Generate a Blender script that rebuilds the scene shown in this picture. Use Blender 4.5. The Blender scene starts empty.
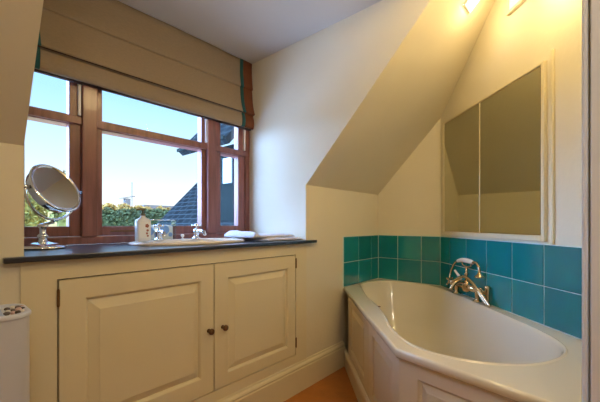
import bpy, bmesh, math, random
from mathutils import Vector, Matrix, noise
random.seed(7)
C = bpy.context.scene.collection
S = bpy.context.scene
PI = math.pi
H = 0.957                       # eye height above the floor

# ------------------------------------------------------------------ camera
cam_d = bpy.data.cameras.new('camera'); cam = bpy.data.objects.new('camera', cam_d); C.objects.link(cam)
cam.location = (0, 0, H); cam.rotation_euler = (PI/2, 0, math.radians(41.3-90))
cam_d.sensor_width = 36; cam_d.lens = 19.68; cam_d.shift_y = 23/600; cam_d.clip_start = 0.02; cam_d.clip_end = 600
S.camera = cam
S.view_settings.view_transform = 'Standard'; S.view_settings.look = 'None'
S.view_settings.gamma = 1; S.view_settings.use_curve_mapping = False
S.view_settings.exposure = 0.17

# ------------------------------------------------------------------ sky
W = bpy.data.worlds.new('sky'); S.world = W; W.use_nodes = True
nt = W.node_tree; nt.nodes.clear()
tc = nt.nodes.new('ShaderNodeTexCoord'); sp = nt.nodes.new('ShaderNodeSeparateXYZ')
cr = nt.nodes.new('ShaderNodeValToRGB'); bg = nt.nodes.new('ShaderNodeBackground'); ow = nt.nodes.new('ShaderNodeOutputWorld')
nt.links.new(tc.outputs['Generated'], sp.inputs[0]); nt.links.new(sp.outputs['Z'], cr.inputs[0])
nt.links.new(bg.outputs[0], ow.inputs[0])
els = cr.color_ramp.elements
els[0].position = 0.0; els[0].color = (0.55, 0.48, 0.36, 1)
els[1].position = 1.0; els[1].color = (0.10, 0.26, 0.62, 1)
for p, c in ((0.06, (0.42, 0.45, 0.45)), (0.16, (0.31, 0.42, 0.50)), (0.32, (0.19, 0.34, 0.52)), (0.6, (0.14, 0.30, 0.58))):
    e = els.new(p); e.color = (*c, 1)
mr = nt.nodes.new('ShaderNodeMapRange'); mr.interpolation_type = 'SMOOTHSTEP'      # brightness and blue added to the unseen left sky to light the dormer cheek
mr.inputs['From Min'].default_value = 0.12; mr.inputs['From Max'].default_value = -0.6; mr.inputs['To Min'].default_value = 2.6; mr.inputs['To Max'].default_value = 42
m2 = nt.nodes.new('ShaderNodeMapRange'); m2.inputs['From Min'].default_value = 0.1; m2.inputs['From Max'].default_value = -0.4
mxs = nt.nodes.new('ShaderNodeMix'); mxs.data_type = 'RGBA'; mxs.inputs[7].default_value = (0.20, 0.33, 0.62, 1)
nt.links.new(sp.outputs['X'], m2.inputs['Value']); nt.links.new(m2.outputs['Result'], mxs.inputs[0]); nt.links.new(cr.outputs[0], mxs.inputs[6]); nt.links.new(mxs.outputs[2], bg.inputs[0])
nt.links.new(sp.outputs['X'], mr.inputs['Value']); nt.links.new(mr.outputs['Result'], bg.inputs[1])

def light(name, kind, loc, energy, col, size=0.05, target=None, spot=None, size_y=None, blend=0.5):
    d = bpy.data.lights.new(name, kind); d.energy = energy; d.color = col
    if kind == 'AREA':
        d.size = size
        if size_y: d.shape = 'RECTANGLE'; d.size_y = size_y
    elif kind == 'SUN': d.angle = size
    else: d.shadow_soft_size = size
    if kind == 'SPOT': d.spot_size = spot; d.spot_blend = blend
    o = bpy.data.objects.new(name, d); C.objects.link(o); o.location = loc
    if target is not None:
        o.rotation_euler = (Vector(target)-Vector(loc)).to_track_quat('-Z', 'Y').to_euler()
    return o
WARM = (1.0, 0.765, 0.385)
light('sun', 'SUN', (0, 0, 20), 6.0, (1.0, 0.80, 0.5), math.radians(0.6), target=(-12, 15, 14))      # low evening sun on the hillside
light('wall_spot_light', 'POINT', (1.545, 0.135, 1.925), 2.6, WARM, 0.03)
light('ceiling_lamp_light', 'POINT', (1.0, 0.05, 2.10), 12, WARM, 0.09)
light('passage_fill_light', 'POINT', (-0.15, -0.60, 1.90), 15, (1.0, 0.88, 0.74), 0.08)  # unseen fill behind the camera, added to lift the slopes, cupboards and door lining
light('slope_lamp_light', 'POINT', (1.762, 0.395, 2.00), 0.9, WARM, 0.03)

# ------------------------------------------------------------------ materials
def mat(name, col, rough=0.5, metal=0.0, spec=0.5, vary=0.0, vscale=6.0, bump=0.0, bscale=60.0, coat=0.0, stretch=(1, 1, 1)):
    m = bpy.data.materials.new(name); m.use_nodes = True
    n = m.node_tree; b = n.nodes['Principled BSDF']
    b.inputs['Base Color'].default_value = (*col, 1); b.inputs['Roughness'].default_value = rough
    b.inputs['Metallic'].default_value = metal; b.inputs['Specular IOR Level'].default_value = spec
    b.inputs['Coat Weight'].default_value = coat; b.inputs['Coat Roughness'].default_value = 0.30 if coat == 0.6 else 0.03
    if vary or bump:
        t = n.nodes.new('ShaderNodeTexCoord'); mp = n.nodes.new('ShaderNodeMapping'); mp.inputs['Scale'].default_value = stretch
        n.links.new(t.outputs['Object'], mp.inputs[0])
    if vary:
        x = n.nodes.new('ShaderNodeTexNoise'); x.inputs['Scale'].default_value = vscale; x.inputs['Detail'].default_value = 5
        r = n.nodes.new('ShaderNodeValToRGB')
        r.color_ramp.elements[0].position = 0.3; r.color_ramp.elements[1].position = 0.7
        r.color_ramp.elements[0].color = (*[max(0, c*(1-vary)) for c in col], 1)
        r.color_ramp.elements[1].color = (*[min(1, c*(1+vary)) for c in col], 1)
        n.links.new(mp.outputs[0], x.inputs[0]); n.links.new(x.outputs[0], r.inputs[0]); n.links.new(r.outputs[0], b.inputs['Base Color'])
    if bump:
        x = n.nodes.new('ShaderNodeTexNoise'); x.inputs['Scale'].default_value = bscale; x.inputs['Detail'].default_value = 4
        u = n.nodes.new('ShaderNodeBump'); u.inputs['Strength'].default_value = bump; u.inputs['Distance'].default_value = 0.01
        n.links.new(mp.outputs[0], x.inputs[0]); n.links.new(x.outputs[0], u.inputs['Height']); n.links.new(u.outputs[0], b.inputs['Normal'])
    return m
def emis(name, col, st):
    m = bpy.data.materials.new(name); m.use_nodes = True; n = m.node_tree; b = n.nodes['Principled BSDF']
    b.inputs['Emission Color'].default_value = (*col, 1); b.inputs['Emission Strength'].default_value = st
    return m
def glass_thin(name, tint=(1, 1, 1), refl=0.10):
    m = bpy.data.materials.new(name); m.use_nodes = True; n = m.node_tree; n.nodes.clear()
    o = n.nodes.new('ShaderNodeOutputMaterial'); x = n.nodes.new('ShaderNodeMixShader')
    t = n.nodes.new('ShaderNodeBsdfTransparent'); g = n.nodes.new('ShaderNodeBsdfGlossy'); fr = n.nodes.new('ShaderNodeFresnel')
    mu = n.nodes.new('ShaderNodeMath'); mu.operation = 'MULTIPLY'; mu.inputs[1].default_value = refl/0.1*0.12
    t.inputs[0].default_value = (*tint, 1); g.inputs['Roughness'].default_value = 0.02; fr.inputs[0].default_value = 1.45
    n.links.new(fr.outputs[0], mu.inputs[0]); n.links.new(mu.outputs[0], x.inputs[0])
    n.links.new(t.outputs[0], x.inputs[1]); n.links.new(g.outputs[0], x.inputs[2]); n.links.new(x.outputs[0], o.inputs[0])
    return m
M = dict(
    wall=mat('painted_plaster', (0.77, 0.70, 0.53), 0.75, spec=0.2, vary=0.03, vscale=2.5, bump=0.10, bscale=45),
    ceil=mat('ceiling_plaster', (0.66, 0.60, 0.52), 0.8, spec=0.2, vary=0.02, vscale=2, bump=0.08, bscale=40),
    jamb=mat('door_lining_paint', (0.84, 0.85, 0.88), 0.5, vary=0.02),
    trim=mat('cream_satin_paint', (0.76, 0.67, 0.45), 0.38, spec=0.4, vary=0.02, vscale=3, bump=0.02, bscale=120),
    panel=mat('bath_panel_paint', (0.76, 0.66, 0.50), 0.42, spec=0.4, vary=0.02, vscale=3),
    dark=mat('shadow_gap', (0.03, 0.02, 0.015), 0.9),
    hinge=mat('aged_brass', (0.22, 0.12, 0.05), 0.45, metal=0.8),
    knob=mat('bronze_knob', (0.16, 0.085, 0.04), 0.35, metal=0.85),
    floor=mat('terracotta_floor', (0.44, 0.16, 0.03), 0.5, vary=0.14, vscale=9, bump=0.12, bscale=90),
    counter=mat('polished_dark_slate', (0.004, 0.008, 0.018), 0.34, spec=0.6, vary=0.2, vscale=30, coat=0.6),
    wood=mat('varnished_mahogany', (0.24, 0.095, 0.078), 0.32, spec=0.5, vary=0.28, vscale=14, stretch=(3, 3, 0.35), coat=0.08),
    bead=mat('white_weather_strip', (0.85, 0.83, 0.85), 0.5),
    bath=mat('cream_acrylic', (0.80, 0.73, 0.58), 0.13, spec=0.55, coat=0.5),
    basin=mat('glazed_ceramic', (0.82, 0.74, 0.62), 0.15, spec=0.55, coat=0.4),
    grout=mat('pale_grout', (0.60, 0.74, 0.70), 0.8),
    chrome=mat('chrome', (0.86, 0.86, 0.86), 0.07, metal=1.0),
    gold=mat('tarnished_nickel_brass', (0.62, 0.50, 0.32), 0.16, metal=1.0),
    porcelain=mat('white_porcelain', (0.86, 0.85, 0.82), 0.12, coat=0.5),
    mirror=mat('silvered_glass', (0.93, 0.96, 0.97), 0.01, metal=1.0),
    tinted=mat('bronze_tinted_mirror', (0.55, 0.54, 0.40), 0.05, metal=1.0),
    towel=mat('terry_towel', (0.80, 0.79, 0.86), 0.95, spec=0.1, bump=0.7, bscale=350, vary=0.05, vscale=60),
    white=mat('white_enamel', (0.64, 0.67, 0.74), 0.3, spec=0.5),
    blue=mat('pale_blue_cloth', (0.50, 0.60, 0.80), 0.9, bump=0.4, bscale=200),
    beige=mat('linen_blind', (0.33, 0.25, 0.165), 0.95, spec=0.1, vary=0.07, vscale=70, bump=0.2, bscale=300, stretch=(1, 1, 6)),
    teal_f=mat('teal_ribbon', (0.015, 0.09, 0.085), 0.9, bump=0.2, bscale=300),
    orange_f=mat('rust_orange_fabric', (0.17, 0.05, 0.016), 0.9, vary=0.1, vscale=30, bump=0.2, bscale=300),
    cord=mat('dark_cord', (0.06, 0.03, 0.02), 0.8),
    label=mat('printed_label', (0.85, 0.82, 0.74), 0.4),
    brown=mat('brown_print', (0.38, 0.10, 0.04), 0.5),
    soap=mat('soap_bottle_plastic', (0.80, 0.78, 0.74), 0.3),
    pumpm=mat('dark_olive_pump', (0.10, 0.085, 0.03), 0.35),
    bluepat=mat('blue_white_pattern', (0.28, 0.45, 0.80), 0.5),
    glass=glass_thin('window_glass', (0.97, 0.99, 1.0), 0.10),
    glass2=glass_thin('clear_tumbler_glass', (0.93, 0.97, 0.97), 0.18),
    lamp=emis('lit_lamp_glass', (1.0, 0.88, 0.65), 5.0),
    clearbox=mat('frosted_lamp_glass', (0.9, 0.9, 0.85), 0.15),
)
def tile_mat():
    m = mat('teal_glazed_tile', (0.0, 0.19, 0.20), 0.14, spec=0.6, coat=0.4)
    n = m.node_tree; b = n.nodes['Principled BSDF']
    g = n.nodes.new('ShaderNodeNewGeometry'); r = n.nodes.new('ShaderNodeValToRGB')
    r.color_ramp.elements[0].color = (0.008, 0.215, 0.245, 1); r.color_ramp.elements[1].color = (0.014, 0.31, 0.34, 1)
    n.links.new(g.outputs['Random Per Island'], r.inputs[0])
    t = n.nodes.new('ShaderNodeTexCoord'); x = n.nodes.new('ShaderNodeTexNoise'); x.inputs['Scale'].default_value = 14
    mx = n.nodes.new('ShaderNodeMix'); mx.data_type = 'RGBA'; mx.blend_type = 'MULTIPLY'; mx.inputs[0].default_value = 0.25
    n.links.new(t.outputs['Object'], x.inputs[0]); n.links.new(r.outputs[0], mx.inputs[6]); n.links.new(x.outputs['Color'], mx.inputs[7])
    n.links.new(mx.outputs[2], b.inputs['Base Color'])
    u = n.nodes.new('ShaderNodeBump'); u.inputs['Strength'].default_value = 0.12; u.inputs['Distance'].default_value = 0.01
    n.links.new(x.outputs[0], u.inputs['Height']); n.links.new(u.outputs[0], b.inputs['Normal'])
    return m
M['tile'] = tile_mat()

# ------------------------------------------------------------------ helpers
def B(): return bmesh.new()
def obj(name, bm, m, parent=None, smooth=False, bevel=0, seg=2, loc=None):
    bmesh.ops.recalc_face_normals(bm, faces=bm.faces)
    me = bpy.data.meshes.new(name); bm.to_mesh(me); bm.free()
    o = bpy.data.objects.new(name, me); C.objects.link(o)
    me.materials.append(M[m] if isinstance(m, str) else m)
    if smooth:
        for p in me.polygons: p.use_smooth = True
    if bevel:
        d = o.modifiers.new('bevel', 'BEVEL'); d.width = bevel; d.segments = seg; d.limit_method = 'ANGLE'; d.angle_limit = math.radians(40)
        d.harden_normals = False
    if parent:
        o.parent = parent; o.matrix_parent_inverse = Matrix.Translation(-Vector(parent.location)) if False else Matrix.Identity(4)
        if parent.type == 'EMPTY': o.location = -Vector(parent.location) if loc is None else loc
    return o
def tag(o, label=None, cat=None, group=None, kind=None):
    if label: o['label'] = label
    if cat: o['category'] = cat
    if group: o['group'] = group
    if kind: o['kind'] = kind
    return o
def thing(name, label, cat, loc=(0, 0, 0), group=None, kind=None):
    o = bpy.data.objects.new(name, None); o.empty_display_size = 0.05; C.objects.link(o); o.location = loc
    return tag(o, label, cat, group, kind)
def struct(name, bm, m, label=None, bevel=0):
    o = obj(name, bm, m, bevel=bevel); o['kind'] = 'structure'
    if label: o['label'] = label
    return o
def box(bm, x0, x1, y0, y1, z0, z1):
    v = [bm.verts.new((x, y, z)) for z in (z0, z1) for x, y in ((x0, y0), (x1, y0), (x1, y1), (x0, y1))]
    for f in ((3, 2, 1, 0), (4, 5, 6, 7), (0, 1, 5, 4), (1, 2, 6, 5), (2, 3, 7, 6), (3, 0, 4, 7)): bm.faces.new([v[i] for i in f])
    return v
def slab(bm, pts, off):                     # polygon thickened by an offset vector
    off = Vector(off); a = [bm.verts.new(p) for p in pts]; b = [bm.verts.new(Vector(p)+off) for p in pts]
    bm.faces.new(a[::-1]); bm.faces.new(b)
    for i in range(len(a)):
        j = (i+1) % len(a); bm.faces.new((a[i], a[j], b[j], b[i]))
def basis(d):
    d = Vector(d).normalized(); a = Vector((0, 0, 1)) if abs(d.z) < .9 else Vector((1, 0, 0))
    u = d.cross(a).normalized(); return u, d.cross(u).normalized(), d
def cyl(bm, p0, p1, r0, r1=None, n=20):
    r1 = r0 if r1 is None else r1; p0, p1 = Vector(p0), Vector(p1); u, v, d = basis(p1-p0)
    A = [bm.verts.new(p0+(u*math.cos(2*PI*i/n)+v*math.sin(2*PI*i/n))*r0) for i in range(n)]
    Bv = [bm.verts.new(p1+(u*math.cos(2*PI*i/n)+v*math.sin(2*PI*i/n))*r1) for i in range(n)]
    for i in range(n): bm.faces.new((A[i], A[(i+1) % n], Bv[(i+1) % n], Bv[i]))
    bm.faces.new(A[::-1]); bm.faces.new(Bv)
def lathe(bm, prof, c, axis=(0, 0, 1), n=32, sx=1, sy=1):
    c = Vector(c); u, v, d = basis(axis)
    if abs(Vector(axis).normalized().z) > .99: u, v = Vector((1, 0, 0)), Vector((0, 1, 0))
    rings = []
    for r, h in prof:
        if r < 1e-5: rings.append([bm.verts.new(c+d*h)])
        else: rings.append([bm.verts.new(c+u*(math.cos(2*PI*i/n)*r*sx)+v*(math.sin(2*PI*i/n)*r*sy)+d*h) for i in range(n)])
    for a, b in zip(rings, rings[1:]):
        for i in range(n):
            j = (i+1) % n
            if len(a) == 1 and len(b) == 1: continue
            if len(a) == 1: bm.faces.new((a[0], b[i], b[j]))
            elif len(b) == 1: bm.faces.new((a[i], a[j], b[0]))
            else: bm.faces.new((a[i], a[j], b[j], b[i]))
def tube(bm, pts, r, n=12, closed=False):
    pts = [Vector(p) for p in pts]; rings = []; N = len(pts); u0 = None
    for i, p in enumerate(pts):
        if closed: d = pts[(i+1) % N]-pts[i-1]
        else: d = pts[min(i+1, N-1)]-pts[max(i-1, 0)]
        d.normalize()
        if u0 is None: u0, _, _ = basis(d)
        u0 = (u0-d*u0.dot(d)).normalized(); v0 = d.cross(u0)
        rr = r(i/(N-1)) if callable(r) else r
        rings.append([bm.verts.new(p+(u0*math.cos(2*PI*k/n)+v0*math.sin(2*PI*k/n))*rr) for k in range(n)])
    for i in range(N if closed else N-1):
        a, b = rings[i], rings[(i+1) % N]
        for k in range(n): bm.faces.new((a[k], a[(k+1) % n], b[(k+1) % n], b[k]))
    if not closed: bm.faces.new(rings[0][::-1]); bm.faces.new(rings[-1])
def smooth_pts(pts, closed=True, sub=5):
    pts = [Vector(p) for p in pts]; N = len(pts); out = []
    for i in range(N if closed else N-1):
        g = (lambda k: pts[k % N]) if closed else (lambda k: pts[max(0, min(N-1, k))])
        p0, p1, p2, p3 = g(i-1), g(i), g(i+1), g(i+2)
        for s in range(sub):
            t = s/sub
            out.append(0.5*((2*p1)+(p2-p0)*t+(2*p0-5*p1+4*p2-p3)*t*t+(3*p1-p0-3*p2+p3)*t**3))
    if not closed: out.append(pts[-1])
    return out
def fielded(bm, O, U, N, u0, u1, z0, z1, rec, fld, t=0.02, dp=0.010):
    """board on plane O + u*U + z, facing N, with a raised and fielded panel; rec/fld = (u0,u1,z0,z1)"""
    O, U, N = Vector(O), Vector(U).normalized(), Vector(N).normalized(); Z = Vector((0, 0, 1))
    def loop(r, d): return [bm.verts.new(O+U*u+Z*z-N*d) for u, z in ((r[0], r[2]), (r[1], r[2]), (r[1], r[3]), (r[0], r[3]))]
    sh = lambda r, k: (r[0]+k, r[1]-k, r[2]+k, r[3]-k)
    L = [loop((u0, u1, z0, z1), t), loop((u0, u1, z0, z1), 0.0015), loop(sh((u0, u1, z0, z1), 0.0015), 0),
         loop(rec, 0), loop(sh(rec, .004), .003), loop(sh(rec, .010), dp), loop(sh(fld, -.004), .003), loop(fld, .001)]
    for a, b in zip(L, L[1:]):
        for i in range(4): bm.faces.new((a[i], a[(i+1) % 4], b[(i+1) % 4], b[i]))
    bm.faces.new(L[-1]); bm.faces.new(L[0][::-1])

# key plan dimensions (metres, floor z = 0)
YK, XB, YD, XCL, XCR, ZC = 1.252, 2.361, 0.006, 0.19, 1.478, 2.057
XC1 = XB; YC1 = 0.769; XC0 = YC1 and (YD + 1.592)
SL0, SLP = 1.188, 1.053                                    # slope foot height and pitch
YS = YK-(ZC-SL0)/SLP                                       # where the slope meets the ceiling
zs = lambda y: SL0+(YK-y)*SLP
ZM = 2.20                                                  # main ceiling; the dormer's own ceiling is lower
YM = YK-(ZM-SL0)/SLP
UC = Vector((-1, -1, 0)).normalized(); NC = Vector((-1, 1, 0)).normalized()     # along the angled wall / facing the room

# ------------------------------------------------------------------ structure
bm = B(); box(bm, -1.1, 2.5, -1.7, 1.9, -0.08, 0); struct('floor', bm, 'floor', 'warm terracotta coloured floor')
bm = B(); box(bm, -1.1, 2.5, -1.7, YM, ZM, ZM+.12)
struct('ceiling', bm, 'ceil', 'flat pale ceiling of the room')
bm = B(); slab(bm, [(XCL-.07, YS, ZC), (XCR+.07, YS, ZC), (XCR+.07, 1.9, ZC), (XCL-.07, 1.9, ZC)], (0, 0, .12))
struct('ceiling_dormer', bm, 'ceil', 'flat pale ceiling of the window dormer')
bm = B(); n0 = Vector((0, SLP, 1)).normalized()*0.10
slab(bm, [(XCL-.02, YS-.0005, zs(YS)), (XCR, YS-.0005, zs(YS)), (XCR, YM-.06, zs(YM-.06)), (XCL-.02, YM-.06, zs(YM-.06))], n0)
struct('wall_slope_header', bm, 'wall', 'strip of sloping ceiling above the dormer')
nrm = Vector((0, SLP, 1)).normalized()*0.10
bm = B(); slab(bm, [(XCR+.001, YK+.05, zs(YK+.05)), (2.5, YK+.05, zs(YK+.05)), (2.5, YM-.06, zs(YM-.06)), (XCR+.001, YM-.06, zs(YM-.06))], nrm)
struct('wall_slope_right', bm, 'wall', 'sloping ceiling above the bath')
bm = B(); slab(bm, [(-1.1, YK+.05, zs(YK+.05)), (XCL-.001, YK+.05, zs(YK+.05)), (XCL-.001, YK, SL0), (XCL-.021, YS, zs(YS)), (XCL-.02, YM-.06, zs(YM-.06)), (-1.1, YM-.06, zs(YM-.06))], nrm)
struct('wall_slope_left', bm, 'wall', 'sloping ceiling left of the window')
bm = B(); box(bm, XCR+.001, 2.5, YK, YK+.10, 0, SL0+.0); struct('wall_knee_right', bm, 'wall', 'low wall under the slope beside the bath')
bm = B(); box(bm, -1.1, XCL-.001, YK, YK+.10, 0, SL0); struct('wall_knee_left', bm, 'wall', 'low wall under the slope left of the cupboard')
bm = B(); slab(bm, [(XCR, YK+.002, 0), (XCR, YK+.002, SL0+.001), (XCR, YS, ZC+.003), (XCR, 1.9, ZC+.003), (XCR, 1.9, 0)], (.0003+.07, 0, 0)); struct('wall_cheek_right', bm, 'wall', 'dormer side wall lit blue-white by the window')
bm = B(); slab(bm, [(XCL, YK+.002, 0), (XCL, YK+.002, SL0+.001), (XCL-.02, YS, ZC+.003), (XCL-.02, 1.9, ZC+.003), (XCL, 1.9, 0)], (-.07, 0, 0)); struct('wall_cheek_left', bm, 'wall', 'dormer side wall at the left of the window')
bm = B(); slab(bm, [(XB, YK+.05, 0), (XB, YC1, 0), (XB, YC1, zs(YC1)+.02), (XB, YK+.05, zs(YK+.05)+.02)], (.12, 0, 0)); struct('wall_far', bm, 'wall', 'short wall in the bath corner')
bm = B()
Pc = lambda s, z: Vector((XB, YC1, z))+UC*s
LC = (YC1-YD)*math.sqrt(2); sC = (YC1-YS)*math.sqrt(2)
slab(bm, [Pc(0, 0), Pc(LC+.02, 0), Pc(LC+.02, ZM+.02), Pc((YC1-YM)*math.sqrt(2), ZM+.02), Pc(0, zs(YC1)+.02)], -NC*.12); struct('wall_angled', bm, 'wall', 'angled wall behind the bath taps and mirror')
bm = B(); box(bm, .955, XB, YD-.11, YD, 0, ZM); box(bm, -1.1, -.30, YD-.11, YD, 0, ZM)
struct('wall_near', bm, 'wall', 'wall at the foot of the bath beside the doorway')
bm = B(); box(bm, -1.16, -1.1, -1.7, 1.4, 0, ZM); struct('wall_left', bm, 'wall')
bm = B(); box(bm, -1.1, 2.5, -1.76, -1.7, 0, ZM); box(bm, 2.5, 2.56, -1.7, YD, 0, ZM); struct('wall_hall', bm, 'wall')
# doorway lining at the right edge of the view
bm = B(); box(bm, .935, .955, YD-.13, YD-.010, 0, 2.02); struct('door_1', bm, 'jamb', 'pale door lining at the right edge', bevel=.002)
bm = B(); cyl(bm, (.948, YD-.001, 0), (.948, YD-.001, ZM-.002), .0055, n=16); struct('trim_1', bm, 'jamb', 'cream bead down the corner of the doorway')
# window wall around the opening
bm = B(); box(bm, XCL-.05, XCR+.05, 1.78, 1.9, 0, .855); box(bm, XCL-.05, XCR+.05, 1.78, 1.9, 1.80, ZC); struct('wall_window', bm, 'wall')
# baseboard with moulded top
def skirting(name, p0, p1, n_, label):
    p0, p1, n_ = Vector(p0), Vector(p1), Vector(n_).normalized(); bm = B()
    prof = [(0, 0), (.020, 0), (.020, .128), (.016, .132), (.016, .137), (.021, .142), (.017, .150), (.009, .156), (.006, .165), (0, .165)]
    a = [bm.verts.new(p0+n_*d+Vector((0, 0, z))) for d, z in prof]; b = [bm.verts.new(p1+n_*d+Vector((0, 0, z))) for d, z in prof]
    for i in range(len(a)):
        j = (i+1) % len(a); bm.faces.new((a[i], a[j], b[j], b[i]))
    bm.faces.new(a); bm.faces.new(b[::-1]); return struct(name, bm, 'trim', label)
skirting('baseboard_far', (-1.1, YK, 0), (1.862, YK, 0), (0, -1, 0), 'deep cream moulded skirting board')

# ------------------------------------------------------------------ window
win = thing('window_1', 'brown wooden dormer window of three lights with top fanlights', 'window', (.84, 1.78, .862), kind='structure')
def wpart(name, boxes, m, parent, bevel=.004):
    bm = B()
    for b in boxes: box(bm, *b)
    return obj(name, bm, m, parent, bevel=bevel)
Y0, Y1 = 1.762, 1.86
wpart('outer_frame', [(XCL, .225, Y0, Y1, .862, 1.78), (1.442, XCR, Y0, Y1, .862, 1.78), (.225, 1.442, Y0, Y1, .862, .898), (.225, 1.442, Y0, Y1, 1.745, 1.78)], 'wood', win)
wpart('mullion', [(.474, .536, Y0-.012, Y1, .898, 1.745)], 'wood', win)
wpart('mullion', [(1.138, 1.198, Y0-.012, Y1, .898, 1.745)], 'wood', win)
def sash(x0, x1, z0, z1, sl, sr, sb, st_, name):
    a = Y0+.010; b = Y0+.058
    s = wpart(name, [(x0, x0+sl, a, b, z0, z1), (x1-sr, x1, a, b, z0, z1), (x0+sl, x1-sr, a, b, z0, z0+sb), (x0+sl, x1-sr, a, b, z1-st_, z1)], 'wood', win, bevel=.003)
    bm = B(); box(bm, x0+sl-.003, x1-sr+.003, b-.014, b-.010, z0+sb-.003, z1-st_+.003); obj('pane', bm, 'glass', s)
    return s
for x0, x1, sl, sr in ((.225, .474, .045, .046), (.536, 1.138, .026, .030), (1.198, 1.442, .046, .054)):
    sash(x0+.001, x1-.001, .900, 1.418, sl, sr, .046, .006, 'casement')
    sash(x0+.001, x1-.001, 1.449, 1.743, sl, sr, .008, .03, 'fanlight')
    wpart('transom', [(x0, x1, Y0-.004, Y1, 1.416, 1.451)], 'wood', win, bevel=.003)
for x in (.460, 1.128, 1.426, 1.478):
    wpart('weather_strip', [(x, x+.011, Y0-.004 if x < 1.47 else Y0-.006, Y0+.02, 1.458, 1.70)], 'bead', win, bevel=.001)
wpart('casement_stay', [(.60, .78, Y0+.002, Y0+.012, .918, .926)], 'hinge', win, bevel=.001)

# ------------------------------------------------------------------ roman blind
bl = thing('roman_blind', 'beige linen roman blind with teal and rust borders pulled half up', 'blind', (.84, 1.74, ZC))
def cloth_strip(x0, x1, name, m, dy=0.0, wav=0.0, nx=24):
    prof = [(1.735, ZC-.002), (1.733, 1.93), (1.727, 1.875), (1.735, 1.868), (1.731, 1.84), (1.722, 1.76), (1.712, 1.715), (1.706, 1.700), (1.716, 1.694), (1.7235, 1.690),
            (1.716, 1.668), (1.712, 1.640), (1.714, 1.618), (1.720, 1.606), (1.730, 1.603), (1.734, 1.615)]
    pr = smooth_pts([(0, y, z) for y, z in prof], closed=False, sub=3)
    bm = B(); g = []
    for i in range(nx+1):
        x = x0+(x1-x0)*i/nx
        g.append([bm.verts.new((x+wav*math.sin(p.z*34)*(.6 if i in (0, nx) else .4), p.y-dy+.0025*math.sin(x*7+p.z*5)+.0012*math.sin(x*23+p.z*11), p.z)) for p in pr])
    for a, b in zip(g, g[1:]):
        for k in range(len(a)-1): bm.faces.new((a[k], a[k+1], b[k+1], b[k]))
    o = obj(name, bm, m, bl, smooth=True); s = o.modifiers.new('thickness', 'SOLIDIFY'); s.thickness = .003; s.offset = 1
    return o
cloth_strip(XCL+.004, XCR-.006, 'fabric', 'beige', nx=60)
cloth_strip(1.372, 1.398, 'teal_border', 'teal_f', .004, .003, 4)
cloth_strip(1.398, 1.472, 'rust_border', 'orange_f', .0045, .002, 6)
cloth_strip(.282, .312, 'teal_border', 'teal_f', .004, .002, 4)
cloth_strip(XCL+.006, .282, 'rust_border', 'orange_f', .0045, .002, 6)
bm = B(); tube(bm, [(XCL+.01, 1.708, 1.694), (1.40, 1.708, 1.694)], .0032, 8); obj('fold_cord', bm, 'cord', bl, smooth=True)
bm = B(); box(bm, XCL+.004, XCR-.004, 1.742, 1.760, 1.600, 1.622); obj('bottom_batten', bm, 'cord', bl, bevel=.002)

# ------------------------------------------------------------------ fitted cupboard under the worktop
cb = thing('vanity_cupboard', 'cream painted cupboard with two fielded doors under the window worktop', 'cupboard', (.81, YK, 0))
CX0, CX1, CT = .181, 1.443, .843
D = ((.274, .840), (.845, 1.381)); DZ0, DZ1 = .216, .779
bm = B()
yf, yb = YK-.004, YK+.018
for b in ((CX0, D[0][0]-.0045, .165, CT), (D[1][1]+.0045, XCR, .165, CT), (D[0][0]-.0045, D[1][1]+.0045, DZ1+.0045, CT), (D[0][0]-.0045, D[1][1]+.0045, .165, DZ0-.0035)):
    box(bm, b[0], b[1], yf, yb, b[2], b[3])
obj('face_frame', bm, 'trim', cb)
bm = B(); box(bm, XCL+.002, XCR-.002, yb+.012, 1.775, .02, .10); box(bm, XCL+.002, XCR-.002, yb+.012, yb+.02, .165, CT-.003); obj('carcass', bm, 'dark', cb)
for i, (a, b) in enumerate(D):
    bm = B()
    rec = (.346, .778, .290, .714) if i == 0 else (.916, 1.322, .272, .712)
    fld = (.390, .745, .328, .668) if i == 0 else (.958, 1.277, .312, .672)
    fielded(bm, (0, YK-.005, 0), (1, 0, 0), (0, -1, 0), a, b, DZ0, DZ1, rec, fld, t=.02, dp=.013)
    d = obj('door', bm, 'trim', cb)
    kx = .814 if i == 0 else .887
    bm = B(); lathe(bm, [(.009, 0), (.009, .002), (.005, .005), (.005, .012), (.010, .016), (.0135, .022), (.0125, .028), (.007, .032), (0, .033)], (kx, YK-.005, .490), (0, -1, 0), 24)
    k = obj('knob', bm, 'knob', d, smooth=True)
    hx = a-.002 if i == 0 else b+.002
    for z in ((.725, .275) if i == 0 else (.735, .285)):
        bm = B(); cyl(bm, (hx, YK-.008, z-.026), (hx, YK-.008, z+.026), .0042, n=12); cyl(bm, (hx, YK-.008, z-.029), (hx, YK-.008, z+.029), .0025, n=8); obj('hinge', bm, 'hinge', d)

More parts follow.
